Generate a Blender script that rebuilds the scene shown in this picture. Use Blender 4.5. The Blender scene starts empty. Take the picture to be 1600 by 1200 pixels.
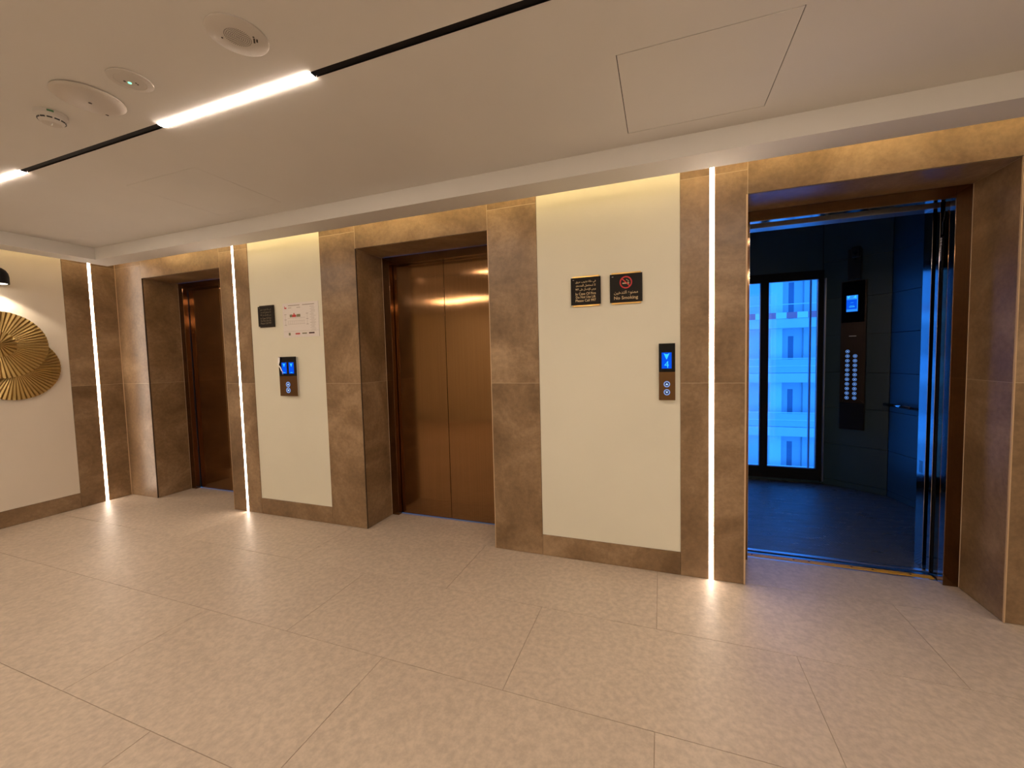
import bpy, bmesh, math, random
from mathutils import Matrix, Vector
R = math.radians
random.seed(4)
SC = bpy.context.scene
COL = SC.collection

# ------------------------------------------------------------------ camera
cam_d = bpy.data.cameras.new('camera')
cam = bpy.data.objects.new('camera', cam_d)
COL.objects.link(cam)
SC.camera = cam
fw = Vector((-0.33108, 0.94201, -0.054795))
rt = Vector((0.943594, 0.330268, -0.023525))
up = Vector((0.004064, 0.059493, 0.99822))
M = Matrix.Identity(4)
for i in range(3):
    M[i][0], M[i][1], M[i][2] = rt[i], up[i], -fw[i]
M[0][3], M[1][3], M[2][3] = 0.0, -2.5949, 1.3784
cam.matrix_world = M
cam_d.sensor_fit = 'HORIZONTAL'
cam_d.sensor_width = 36.0
cam_d.lens = 623.15 * 36.0 / 1600.0
cam_d.shift_x = -(815.46 - 800.0) / 1600.0
cam_d.shift_y = (592.55 - 600.0) / 1600.0
cam_d.clip_start = 0.02
cam_d.clip_end = 200

# ------------------------------------------------------------------ world, exposure
SKY = 3.0
W = bpy.data.worlds.new('sky')
SC.world = W
W.use_nodes = True
bg = W.node_tree.nodes['Background']
bg.inputs[0].default_value = (0.026, 0.255, 1.0, 1)      # daylight seen by a camera balanced for warm lamps
bg.inputs[1].default_value = SKY
SC.view_settings.view_transform = 'Standard'
SC.view_settings.look = 'None'
SC.view_settings.gamma = 1
SC.view_settings.use_curve_mapping = False
SC.view_settings.exposure = 0.0
# lamp strengths, the second for the unseen added track
K_TRACK, K_FILL, K_STRIP, K_COVE, K_SPOT = 90.0, 225.0, 29.0, 62.0, 17.0
C_TRACK = (1.0, 0.81, 0.65)
C_STRIP = (1.0, 0.79, 0.62)
C_COVE = (1.0, 0.74, 0.36)

# ------------------------------------------------------------------ materials
def mat(name, col=(.5, .5, .5), rough=.5, metal=0.0, spec=.5, emit=None, estr=0.0):
    m = bpy.data.materials.new(name)
    m.use_nodes = True
    b = m.node_tree.nodes['Principled BSDF']
    b.inputs['Base Color'].default_value = (*col, 1)
    b.inputs['Roughness'].default_value = rough
    b.inputs['Metallic'].default_value = metal
    b.inputs['Specular IOR Level'].default_value = spec
    if emit:
        b.inputs['Emission Color'].default_value = (*emit, 1)
        b.inputs['Emission Strength'].default_value = estr
    return m

def nd(m, t, **kw):
    n = m.node_tree.nodes.new(t)
    for k, v in kw.items():
        setattr(n, k, v)
    return n

def coords(m, scale=(1, 1, 1), rand=0.0):
    """object-space coordinates, shifted per object so that no two tiles are alike"""
    tc = nd(m, 'ShaderNodeTexCoord')
    geo = nd(m, 'ShaderNodeNewGeometry')
    mp = nd(m, 'ShaderNodeMapping')
    mp.inputs['Scale'].default_value = scale
    L = m.node_tree.links
    L.new(geo.outputs['Position'], mp.inputs['Vector'])
    if rand:
        oi = nd(m, 'ShaderNodeObjectInfo')
        mu = nd(m, 'ShaderNodeMath', operation='MULTIPLY')
        mu.inputs[1].default_value = rand
        L.new(oi.outputs['Random'], mu.inputs[0])
        L.new(mu.outputs[0], mp.inputs['Location'])
    return mp.outputs[0]

def noise(m, vec, scale, detail=4, rough=.55, dist=0.0):
    n = nd(m, 'ShaderNodeTexNoise')
    n.inputs['Scale'].default_value = scale
    n.inputs['Detail'].default_value = detail
    n.inputs['Roughness'].default_value = rough
    n.inputs['Distortion'].default_value = dist
    m.node_tree.links.new(vec, n.inputs['Vector'])
    return n.outputs[0]

def ramp(m, fac, stops):
    r = nd(m, 'ShaderNodeValToRGB')
    e = r.color_ramp.elements
    while len(e) < len(stops):
        e.new(.5)
    for i, (p, c) in enumerate(stops):
        e[i].position = p
        e[i].color = (*c, 1) if len(c) == 3 else c
    m.node_tree.links.new(fac, r.inputs[0])
    return r.outputs[0]

def mix(m, a, b, f, mode='MIX'):
    x = nd(m, 'ShaderNodeMix', data_type='RGBA', blend_type=mode)
    L = m.node_tree.links
    for s, v in ((6, a), (7, b)):
        if isinstance(v, tuple):
            x.inputs[s].default_value = (*v, 1)
        else:
            L.new(v, x.inputs[s])
    if isinstance(f, float):
        x.inputs[0].default_value = f
    else:
        L.new(f, x.inputs[0])
    return x.outputs[2]

def bump(m, h, strength, dist=.002):
    b = nd(m, 'ShaderNodeBump')
    b.inputs['Strength'].default_value = strength
    b.inputs['Distance'].default_value = dist
    m.node_tree.links.new(h, b.inputs['Height'])
    m.node_tree.links.new(b.outputs[0], m.node_tree.nodes['Principled BSDF'].inputs['Normal'])

def link(m, out, inp):
    m.node_tree.links.new(out, m.node_tree.nodes['Principled BSDF'].inputs[inp])

def stone(name, dark, mid, light, rough, bstr=.12, big=2.2, spec=.5):
    m = mat(name, mid, rough, spec=spec)
    v = coords(m, rand=7.0)
    c = ramp(m, noise(m, v, big, 6, .62, .6), [(.33, dark), (.5, mid), (.68, light)])
    f = ramp(m, noise(m, v, 38, 5, .6), [(.35, (.86, .86, .86)), (.65, (1.1, 1.1, 1.1))])
    link(m, mix(m, c, f, 1.0, 'MULTIPLY'), 'Base Color')
    r = nd(m, 'ShaderNodeMapRange')
    r.inputs['To Min'].default_value = rough - .06
    r.inputs['To Max'].default_value = rough + .08
    m.node_tree.links.new(noise(m, v, 9, 3), r.inputs['Value'])
    link(m, r.outputs[0], 'Roughness')
    bump(m, noise(m, v, 120, 3), bstr, .001)
    return m

M_tile = stone('brown_cement_tile', (.160, .096, .046), (.245, .155, .082), (.385, .262, .155), .34)
M_edge = mat('tile_edge', (.62, .44, .27), .45)
M_edged = mat('dark_tile_joint', (.05, .03, .02), .7)
M_grout_l = mat('light_wall_grout', (.50, .38, .26), .7)
M_floor = stone('beige_floor_tile', (.525, .44, .36), (.55, .462, .375), (.575, .485, .395), .40, .015, 1.3, .5)
M_grout_f = mat('floor_grout', (.36, .29, .22), .8)
M_grout_w = mat('wall_grout', (.42, .33, .25), .8)

def paint(name, col, rough=.6):
    m = mat(name, col, rough, spec=.3)
    v = coords(m)
    c = ramp(m, noise(m, v, 1.6, 3), [(.3, tuple(x * .97 for x in col)), (.7, tuple(min(1, x * 1.02) for x in col))])
    link(m, c, 'Base Color')
    bump(m, noise(m, v, 90, 2), .05, .001)
    return m

M_ceil = paint('white_ceiling_paint', (.66, .64, .615), .7)
M_plast = paint('cream_plaster', (.77, .75, .635), .5)
M_wallw = paint('offwhite_plaster', (.74, .67, .58), .6)

def brushed(name, col, rough=.24, metal=1.0, aniso=.75, wave=.0, horiz=False):
    m = mat(name, col, rough, metal)
    b = m.node_tree.nodes['Principled BSDF']
    b.inputs['Anisotropic'].default_value = aniso
    tg = nd(m, 'ShaderNodeTangent', direction_type='RADIAL', axis='Z')
    link(m, tg.outputs[0], 'Tangent')
    if not horiz:
        b.inputs['Anisotropic Rotation'].default_value = 0.0
    v = coords(m, (160, 160, 1.2))
    c = ramp(m, noise(m, v, 1.0, 3), [(.3, tuple(x * .93 for x in col)), (.7, tuple(min(1, x * 1.06) for x in col))])
    link(m, c, 'Base Color')
    if wave:
        v2 = coords(m, (1.5, 1.5, 2.2))
        bump(m, noise(m, v2, 1.0, 1), wave, .03)
    return m

M_bronze = brushed('bronze_steel', (.26, .142, .064), .11, wave=.10, aniso=.9)
M_bronze2 = brushed('bronze_frame_steel', (.20, .11, .055), .11, wave=.04)
M_alu = brushed('aluminium', (.62, .62, .64), .28)
M_revl = mat('polished_reveal_steel', (.50, .47, .46), .10, 1.0)
M_head = mat('satin_header_steel', (.50, .48, .48), .38, 1.0)
M_black = mat('black_plastic', (.012, .012, .013), .35)
M_blackm = mat('black_matt_metal', (.007, .006, .007), .6, .0, spec=.2)
M_matt = mat('matt_black_rubber', (.008, .008, .009), .85, spec=.1)
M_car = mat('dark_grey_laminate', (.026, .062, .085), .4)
M_cartrim = mat('dark_car_trim', (.03, .03, .033), .3, .6)
M_carceil = mat('car_ceiling', (.75, .75, .75), .6)
M_yellow = mat('yellow_strip', (.62, .33, .012), .5)
M_screw = mat('dark_screw', (.05, .04, .03), .4, .8)
M_gold = brushed('gold_leaf_metal', (.44, .31, .125), .36, 1.0, 0.0)
M_goldp = mat('gold_plate', (.75, .48, .16), .3, 1.0)
M_sign = mat('black_sign_acrylic', (.012, .009, .008), .5, spec=.2)
M_signtxt = mat('gold_lettering', (.62, .47, .26), .5)
M_signdim = mat('dull_lettering', (.16, .125, .08), .6)
M_red = mat('red_print', (.55, .03, .03), .5)
M_white = mat('white_plastic', (.54, .505, .47), .55, spec=.3)
M_white2 = mat('offwhite_dome_plastic', (.50, .455, .41), .4)
M_hole = mat('dark_hole', (.05, .036, .026), .8)
M_paper = mat('laminated_paper', (.78, .74, .72), .35)
M_ink = mat('grey_ink', (.34, .29, .26), .6)
M_inkf = mat('faint_ink', (.46, .41, .39), .6)
M_green = mat('olive_print', (.20, .19, .11), .6)
M_film = mat('peeling_film', (.9, .9, .95), .2, emit=None)  # peeled film, its white colour stands for glare along the edge
M_slab = mat('concrete_core', (.25, .24, .23), .9)
M_ext = paint('facade_white', (.78, .78, .78), .8)
M_extd = paint('facade_grey', (.62, .64, .66), .8)
M_extw = mat('facade_door_glass', (.16, .2, .3), .2)
M_ballast = mat('balcony_glass', (.60, .68, .74), .15)
M_rail = mat('white_rail', (.95, .95, .95), .4)
M_hoard = mat('hoarding_red', (.95, .22, .25), .6)

def emis(name, col, s):
    m = bpy.data.materials.new(name)
    m.use_nodes = True
    t = m.node_tree
    t.nodes.clear()
    e = t.nodes.new('ShaderNodeEmission')
    o = t.nodes.new('ShaderNodeOutputMaterial')
    e.inputs[0].default_value = (*col, 1)
    e.inputs[1].default_value = s
    t.links.new(e.outputs[0], o.inputs[0])
    return m

E_track = emis('track_light', C_TRACK, K_TRACK)
E_fill = emis('track_light_back', C_TRACK, K_FILL)
E_strip = emis('strip_light', C_STRIP, K_STRIP)
E_cove = emis('cove_light', C_COVE, K_COVE)
E_blue = emis('lcd_blue', (.003, .10, .95), .9)
E_blue2 = emis('lcd_pale_blue', (.03, .30, 1.0), 1.0)
E_cyan = emis('lcd_cyan', (.05, .62, 1.0), 1.1)
E_ring = emis('button_ring', (.30, .44, .86), .8)
E_ringc = emis('car_button_ring', (.10, .24, .62), .9)
E_btnc = emis('car_button_symbol', (.22, .42, .85), .9)
E_sym = emis('button_symbol', (.55, .72, 1.0), 1.1)
E_led = emis('green_led', (.25, 1.0, .55), 2.0)
M_btn = mat('button_dark_blue', (.02, .04, .12), .25)

def glass(name, tint):
    m = bpy.data.materials.new(name)
    m.use_nodes = True
    t = m.node_tree
    t.nodes.clear()
    o = t.nodes.new('ShaderNodeOutputMaterial')
    tr = t.nodes.new('ShaderNodeBsdfTransparent')
    gl = t.nodes.new('ShaderNodeBsdfGlossy')
    mx = t.nodes.new('ShaderNodeMixShader')
    tr.inputs[0].default_value = (*tint, 1)
    gl.inputs['Roughness'].default_value = .02
    mx.inputs[0].default_value = .06
    t.links.new(tr.outputs[0], mx.inputs[1])
    t.links.new(gl.outputs[0], mx.inputs[2])
    t.links.new(mx.outputs[0], o.inputs[0])
    return m
M_glass = glass('window_glass', (.93, .96, 1.0))
M_screenglass = mat('screen_glass', (.003, .003, .004), .12, spec=.25)

# ------------------------------------------------------------------ builders
def mesh_obj(name, me, m=None, parent=None):
    o = bpy.data.objects.new(name, me)
    COL.objects.link(o)
    if m:
        me.materials.append(m)
    if parent:
        o.parent = parent
    return o

def tag(o, label=None, cat=None, group=None, kind=None):
    if label: o['label'] = label
    if cat: o['category'] = cat
    if group: o['group'] = group
    if kind: o['kind'] = kind
    return o

def empty(name, loc=(0, 0, 0), rz=0.0):
    o = bpy.data.objects.new(name, None)
    COL.objects.link(o)
    o.empty_display_size = .05
    o.location = loc
    o.rotation_euler[2] = rz
    return o

class MB:
    def __init__(s):
        s.b = bmesh.new()
    def box(s, x0, x1, y0, y1, z0, z1, bev=0.0, T=None):
        g = bmesh.ops.create_cube(s.b, size=1.0)
        vs = g['verts']
        for v in vs:
            v.co = Vector(((x0 + x1) / 2 + v.co.x * (x1 - x0), (y0 + y1) / 2 + v.co.y * (y1 - y0), (z0 + z1) / 2 + v.co.z * (z1 - z0)))
        if bev:
            es = list({e for v in vs for e in v.link_edges})
            r = bmesh.ops.bevel(s.b, geom=es, offset=bev, segments=1, affect='EDGES')
            vs = list({v for f in r['faces'] for v in f.verts} | {v for v in vs if v.is_valid})
        if T is not None:
            bmesh.ops.transform(s.b, matrix=T, verts=vs)
        return s
    def cyl(s, c, axis, r, h, seg=24, r2=None):
        """cylinder from c along axis"""
        r2 = r if r2 is None else r2
        a = Vector(axis).normalized()
        q = Vector((0, 0, 1)).rotation_difference(a).to_matrix().to_4x4()
        T = Matrix.Translation(Vector(c) + a * h / 2) @ q
        bmesh.ops.create_cone(s.b, cap_ends=True, segments=seg, radius1=r, radius2=r2, depth=h, matrix=T)
        return s
    def lathe(s, c, prof, seg=48, ax='z'):
        """prof: list of (radius, height); height along +z"""
        rings = []
        for (r, h) in prof:
            if r < 1e-6:
                rings.append([s.b.verts.new((c[0], c[1], c[2] + h))])
            else:
                rings.append([s.b.verts.new((c[0] + r * math.cos(2 * math.pi * k / seg), c[1] + r * math.sin(2 * math.pi * k / seg), c[2] + h)) for k in range(seg)])
        for A, B in zip(rings, rings[1:]):
            if len(A) == 1 and len(B) == 1: continue
            for k in range(seg):
                k2 = (k + 1) % seg
                if len(A) == 1:
                    s.b.faces.new((A[0], B[k2], B[k]))
                elif len(B) == 1:
                    s.b.faces.new((A[k], A[k2], B[0]))
                else:
                    s.b.faces.new((A[k], A[k2], B[k2], B[k]))
        return s
    def prism(s, pts, z0, z1):
        lo = [s.b.verts.new((x, y, z0)) for x, y in pts]
        hi = [s.b.verts.new((x, y, z1)) for x, y in pts]
        s.b.faces.new(lo[::-1]); s.b.faces.new(hi)
        n = len(pts)
        for k in range(n):
            s.b.faces.new((lo[k], lo[(k + 1) % n], hi[(k + 1) % n], hi[k]))
        return s
    def grid(s, axes, a, b, holes, c0, c1):
        """slab in plane (u,v) from a[] to b[] cut lines, thickness c0..c1, cells inside holes left out"""
        U = sorted({a[0], a[1], *[h[i] for h in holes for i in (0, 1)]})
        V = sorted({b[0], b[1], *[h[i] for h in holes for i in (2, 3)]})
        U = [u for u in U if a[0] <= u <= a[1]]; V = [v for v in V if b[0] <= v <= b[1]]
        solid = lambda i, j: 0 <= i < len(U) - 1 and 0 <= j < len(V) - 1 and not any(h[0] < (U[i] + U[i + 1]) / 2 < h[1] and h[2] < (V[j] + V[j + 1]) / 2 < h[3] for h in holes)
        cache = {}
        def vt(u, v, c):
            k = (u, v, c)
            if k not in cache:
                co = [0, 0, 0]; co[axes[0]] = u; co[axes[1]] = v; co[axes[2]] = c
                cache[k] = s.b.verts.new(co)
            return cache[k]
        for i in range(len(U) - 1):
            for j in range(len(V) - 1):
                if not solid(i, j): continue
                u0, u1, v0, v1 = U[i], U[i + 1], V[j], V[j + 1]
                for c in (c0, c1):
                    s.b.faces.new((vt(u0, v0, c), vt(u1, v0, c), vt(u1, v1, c), vt(u0, v1, c)))
                for (di, dj, p, q) in ((-1, 0, (u0, v0), (u0, v1)), (1, 0, (u1, v0), (u1, v1)), (0, -1, (u0, v0), (u1, v0)), (0, 1, (u0, v1), (u1, v1))):
                    if not solid(i + di, j + dj):
                        s.b.faces.new((vt(*p, c0), vt(*q, c0), vt(*q, c1), vt(*p, c1)))
        return s
    def build(s, name, m, parent=None, smooth=False):
        bmesh.ops.recalc_face_normals(s.b, faces=s.b.faces)
        me = bpy.data.meshes.new(name)
        s.b.to_mesh(me); s.b.free()
        if smooth:
            for p in me.polygons: p.use_smooth = True
        return mesh_obj(name, me, m, parent)

def box(name, m, parent, x0, x1, y0, y1, z0, z1, bev=0.0):
    return MB().box(x0, x1, y0, y1, z0, z1, bev).build(name, m, parent)

def smooth_by_angle(o, ang=40):
    me = o.data
    for p in me.polygons: p.use_smooth = True
    b = bmesh.new(); b.from_mesh(me)
    for e in b.edges:
        if len(e.link_faces) == 2 and e.calc_face_angle(0) > R(ang):
            e.smooth = False
    b.to_mesh(me); b.free()
    return o

def frame_matrix(xd, yd, org):
    xd, yd = Vector(xd).normalized(), Vector(yd).normalized()
    zd = xd.cross(yd)
    T = Matrix.Identity(4)
    for i in range(3):
        T[i][0], T[i][1], T[i][2], T[i][3] = xd[i], yd[i], zd[i], org[i]
    return T

def text(name, s, size, m, parent, T, align='CENTER', depth=.0004, width=None, bold=0.0, height=None):
    """raised lettering as a mesh; T places the baseline frame"""
    cu = bpy.data.curves.new('t', 'FONT')
    cu.body = s; cu.size = size; cu.align_x = align; cu.extrude = depth; cu.offset = bold
    cu.resolution_u = 3
    o = bpy.data.objects.new('t', cu)
    COL.objects.link(o)
    bpy.context.view_layer.update()
    me = bpy.data.meshes.new_from_object(o.evaluated_get(bpy.context.evaluated_depsgraph_get()))
    bpy.data.objects.remove(o)
    me.name = name
    if len(me.vertices):
        xs = [v.co.x for v in me.vertices]; ys = [v.co.y for v in me.vertices]
        if width:
            k = width / (max(xs) - min(xs)); cx = (max(xs) + min(xs)) / 2
            kh = height / (max(ys) - min(ys)) if height else k
            for v in me.vertices:
                v.co.x = (v.co.x - cx) * k; v.co.y *= kh
    me.transform(T)
    me.materials.clear()
    return mesh_obj(name, me, m, parent)

# Arabic letters in their joined forms: isolated, final, initial, medial
AR = {'ا': (0xFE8D, 2), 'إ': (0xFE87, 2), 'ب': (0xFE8F, 4), 'ة': (0xFE93, 2), 'ت': (0xFE95, 4), 'ج': (0xFE9D, 4), 'ح': (0xFEA1, 4),
      'خ': (0xFEA5, 4), 'د': (0xFEA9, 2), 'ر': (0xFEAD, 2), 'س': (0xFEB1, 4), 'ش': (0xFEB5, 4), 'ص': (0xFEB9, 4), 'ع': (0xFEC9, 4),
      'ف': (0xFED1, 4), 'ق': (0xFED5, 4), 'ل': (0xFEDD, 4), 'م': (0xFEE1, 4), 'ن': (0xFEE5, 4), 'و': (0xFEED, 2), 'ى': (0xFEEF, 2), 'ي': (0xFEF1, 4)}
def arabic(s):
    out = []
    i = 0
    joins = lambda c: c in AR and AR[c][1] == 4
    while i < len(s):
        c = s[i]
        if c not in AR:
            out.append(c); i += 1; continue
        prev = i > 0 and joins(s[i - 1])
        if c == 'ل' and i + 1 < len(s) and s[i + 1] in 'اإ':
            base = 0xFEFB if s[i + 1] == 'ا' else 0xFEF9
            out.append(chr(base + (1 if prev else 0))); i += 2; continue
        nxt = joins(c) and i + 1 < len(s) and s[i + 1] in AR
        out.append(chr(AR[c][0] + (3 if prev and nxt else 2 if nxt else 1 if prev else 0)))
        i += 1
    t = ''.join(out)[::-1]
    import re
    return re.sub(r'\d+', lambda k: k.group(0)[::-1], t)

# ------------------------------------------------------------------ layout (metres)
XL, XR, YB = -5.407, 5.6, -4.5            # left wall, right wall, wall behind the camera
ZC, ZS = 2.477, 2.370                     # ceiling, underside of the drop
YF, YG = -0.360, -0.176                   # front and inner edge of the drop
GL, GFL = -5.150, -4.932                  # the same on the left wall
ZL = 2.265                                # lintel
TH = .012
TOP = 2.52
LIFTS = [(-4.972, -3.834), (-2.285, -1.143), (0.460, 1.604)]
DEP = .32

# ------------------------------------------------------------------ floor
fl = box('floor', M_grout_f, None, XL - .2, XR + .2, YB - .2, .370, -.14, -.0025)
tag(fl, 'beige stone tiled lobby floor in staggered large slabs', 'floor', kind='structure')
rows = [.019 + .5785 * 1 - .5785 * k for k in range(0, 10)]    # upper edge of each row
g = .0011
for k in range(len(rows)):
    y1 = rows[k]; y0 = y1 - .5785
    y1c = min(y1, .370)
    ph = -.63 if k % 2 == 0 else -.03
    if y0 < YB: y0 = YB
    if y1c <= y0: continue
    x = ph - 6.0
    if k == 0:
        for (p, q) in LIFTS:
            box('threshold_tile', M_floor, fl, p + .001, q - .001, y0 + g, y1c - g, -.0024, 0, .0006)
    while x < XR:
        x0, x1 = x, x + 1.2
        x += 1.2
        if x1 < XL: continue
        a0, a1 = max(x0, XL), min(x1, XR)
        if a1 - a0 < .02: continue
        if k == 0:       # inside the three openings only
            pass
        else:
            box('floor_tile', M_floor, fl, a0 + g, a1 - g, y0 + g, y1c - g, -.0024, 0, .0006)

# ------------------------------------------------------------------ lift wall
wb = MB().grid((0, 2, 1), (XL - .2, XR + .2), (-.02, TOP), [(a - TH, b + TH, -1, ZL + TH) for a, b in LIFTS], TH + .0005, .365).build('wall_back', M_grout_w)
tag(wb, 'lift wall clad in brown cement-look tiles with cream plaster panels', 'wall', kind='structure')
def wall_tile(x0, x1, z0, z1, name='wall_tile', m=None):
    box(name, m or M_tile, wb, x0 + .0008, x1 - .0008, 0, TH, z0 + .0008, z1 - .0008, .0008)
def column(x0, x1):
    for z0, z1 in ((0, 1.2), (1.2, 2.4), (2.4, TOP)):
        wall_tile(x0, x1, z0 + (.001 if z0 == 0 else 0), z1)
def plaster(x0, x1):
    wall_tile(x0, x1, 0.001, .146, 'skirting_tile')
    box('plaster_panel', M_plast, wb, x0, x1, .005, TH, .146, TOP)
column(XL, -4.972)
column(-3.834, -3.667); column(-3.645, -3.473)
plaster(-3.473, -2.648)
column(-2.648, -2.285)
column(-1.143, -.786)
plaster(-.786, .106)
column(.106, .265); column(.291, .460)
column(1.604, 2.0)
plaster(2.0, XR)
for a, b in LIFTS:
    wall_tile(a, b, ZL, TOP, 'lintel_tile')
    # jamb and soffit tiles of the recess
    for z0, z1 in ((.001, 1.2), (1.2, ZL - .001)):
        box('jamb_tile', M_tile, wb, a - TH, a, TH + .001, DEP, z0 + .0006, z1 - .0006, .0008)
        box('jamb_tile', M_tile, wb, b, b + TH, TH + .001, DEP, z0 + .0006, z1 - .0006, .0008)
    box('soffit_tile', M_tile, wb, a, b, TH + .001, DEP, ZL, ZL + TH, .0008)
    # raw edges of the mitred corner tiles: dark joint on the left, pale metal edge on the right
    box('corner_trim', M_edged if a < 0 else M_edge, wb, a, a + .002, .0005, .0075, .001, ZL)
    box('corner_trim', M_edge, wb, b - .002, b, .0005, .0075, .001, ZL)
    if a < 0:
        box('corner_trim', M_edged, wb, a - .002, a, -.0008, -.0002, .001, ZL)
        box('corner_trim', M_edge, wb, b, b + .0035, -.0010, -.0002, .001, ZL)
    else:
        box('corner_trim', M_edge, wb, a - .007, a, -.0010, -.0002, .001, ZL)
        box('corner_trim', M_edge, wb, b, b + .0035, -.0010, -.0002, .001, ZL)
    box('grout_joint', M_grout_l, wb, a - .0013, a + .0013, -.0003, .001, ZL, TOP)
    box('grout_joint', M_grout_l, wb, b - .0013, b + .0013, -.0003, .001, ZL, TOP)
    box('grout_joint', M_edged, wb, a, b, -.0003, .001, ZL - .0005, ZL + .0025)
    # joints inside the recess
    for xx, s_ in ((a, 1), (b, -1)):
        box('grout_joint', M_grout_l, wb, min(xx, xx + s_ * .0006), max(xx, xx + s_ * .0006), TH, DEP, 1.1988, 1.2012)
        box('grout_joint', M_grout_l, wb, min(xx, xx + s_ * .003), max(xx, xx + s_ * .003), DEP - .0015, DEP - .0002, .001, ZL)
        box('grout_joint', M_grout_l, wb, min(xx, xx + s_ * .0022), max(xx, xx + s_ * .0022), TH, DEP, ZL - .0022, ZL - .0002)
for (x0, x1) in ((XL, -4.972), (-3.834, -3.667), (-3.645, -3.473), (-2.648, -2.285), (-1.143, -.786), (.106, .265), (.291, .460), (1.604, 2.0)):
    for z in (1.2, 2.4):
        box('grout_joint', M_grout_l, wb, x0 + .001, x1 - .001, -.0003, .001, z - .0013, z + .0013)
box('corner_trim', M_edge, wb, XL + .0005, XL + .006, -.004, .0, .001, TOP)

# ------------------------------------------------------------------ left wall
wl = box('wall_left', M_grout_w, None, XL - .2, XL - TH - .0005, YB - .2, TH, -.02, TOP)
tag(wl, 'left wall of off-white plaster with brown tiled strip and skirting', 'wall', kind='structure')
def lwall(name, m, y0, y1, z0, z1, th=TH, bev=.0008):
    return box(name, m, wl, XL - TH, XL - TH + th, y0 + .0008, y1 - .0008, z0 + .0008, z1 - .0008, bev)
for y0, y1 in ((-.396, -.211), (-.189, 0)):
    for z0, z1 in ((.001, 1.2), (1.2, 2.4), (2.4, TOP)):
        lwall('wall_tile', M_tile, y0, y1, z0, z1)
for y0, y1 in ((-.396, -.211), (-.189, 0)):
    for z in (1.2, 2.4):
        box('grout_joint', M_grout_l, wl, XL - .001, XL + .0003, y0 + .001, y1 - .001, z - .0013, z + .0013)
lwall('plaster_panel', M_wallw, YB, -.396, .146, TOP, .008, 0)
y = -.396
while y > YB:
    lwall('skirting_tile', M_tile, max(y - 1.2, YB), y, .001, .146)
    y -= 1.2

# ------------------------------------------------------------------ other walls (behind and right of the camera)
wr = box('wall_right', M_plast, None, XR, XR + .2, YB - .2, TH, -.02, TOP)
tag(wr, 'cream plaster end wall out of frame to the right', 'wall', kind='structure')
wf = box('wall_front', M_plast, None, XL - .2, XR + .2, YB - .2, YB, -.02, TOP)
tag(wf, 'cream plaster wall behind the viewer facing the lifts', 'wall', kind='structure')

# ------------------------------------------------------------------ ceiling
TY0, TY1 = -1.3665, -1.336          # track slot
P1 = (-.155, .440, -1.031, -.478)
P2 = (-3.068, -2.450, -1.037, -.493)
T2 = (-3.40, -3.37)                 # second track, unseen, added behind the viewer to light the walls
ce = MB().grid((0, 1, 2), (GFL, XR), (YB, YF),
               [(GFL - 1, XR + 1, TY0, TY1), (GFL - 1, XR + 1, *T2), P1, P2], ZC, ZC + .02).build('ceiling', M_ceil)
MB_top = box('ceiling_void', M_ceil, ce, XL - .2, XR + .2, YB - .2, TH + .3, TOP, TOP + .1)
tag(ce, 'off-white painted ceiling with recessed perimeter drop', 'ceiling', kind='structure')
box('slot_back', M_blackm, ce, GFL, XR, TY0 - .01, TY1 + .01, ZC + .045, ZC + .055)
box('slot_back', M_blackm, ce, GFL, XR, T2[0] - .01, T2[1] + .01, ZC + .045, ZC + .055)  # slot of the added track
for P in (P1, P2):
    box('hatch_frame', M_blackm, ce, P[0] + .0002, P[1] - .0002, P[2] + .0002, P[3] - .0002, ZC + .0042, ZC + .018)  # black plate standing in for the shade inside the hatch gap
# drop along the lift wall, returning along the left wall
dr = MB()
dr.box(GL, XR, YF, YG, ZS, ZS + .013)
dr.box(GL, GFL, YB, YF, ZS, ZS + .013)
dr.box(GFL, XR, YF, YF + .013, ZS + .013, TOP)
dr.box(GFL - .013, GFL, YB, YF + .013, ZS + .013, TOP)
drop = dr.build('trim_1', M_ceil)
tag(drop, 'white ceiling drop with shadow gap and hidden cove light along lift wall', 'ceiling drop', kind='structure')

def hatch(P, label, gap, cat='access panel'):
    o = box('ceiling_access_panel', M_ceil, None, P[0] + gap, P[1] - gap, P[2] + gap, P[3] - gap, ZC - .0003, ZC + .0035, .0003)
    tag(o, label, cat, 'ceiling access panels')
hatch(P1, 'flush square ceiling hatch with dark gap line, above the right cream panel', .0032)
hatch(P2, 'faint flush square ceiling hatch beyond the light track, towards the left lifts', .0018)

# ------------------------------------------------------------------ cove lights
cv = empty('cove_light', (0, YF + .06, ZS + .014))
tag(cv, 'hidden warm cove light strip above the ceiling drop along the lift wall', 'light', 'cove lights')
def loc_box(name, m, par, x0, x1, y0, y1, z0, z1, bev=0.0):
    l = par.location
    return box(name, m, par, x0 - l.x, x1 - l.x, y0 - l.y, y1 - l.y, z0 - l.z, z1 - l.z, bev)
loc_box('led_strip', E_cove, cv, GL + .1, XR - .05, YF + .05, YF + .062, ZS + .0145, ZS + .0165)
loc_box('led_holder', M_alu, cv, GL + .1, XR - .05, YF + .048, YF + .064, ZS + .0132, ZS + .0144)
cv2 = empty('cove_light', (GFL - .06, -2, ZS + .014))
tag(cv2, 'hidden warm cove light strip above the drop along the left wall', 'light', 'cove lights')
loc_box('led_strip', E_cove, cv2, GFL - .062, GFL - .05, YB + .05, YF - .1, ZS + .0145, ZS + .0165)
loc_box('led_holder', M_alu, cv2, GFL - .064, GFL - .048, YB + .05, YF - .1, ZS + .0132, ZS + .0144)

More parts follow.
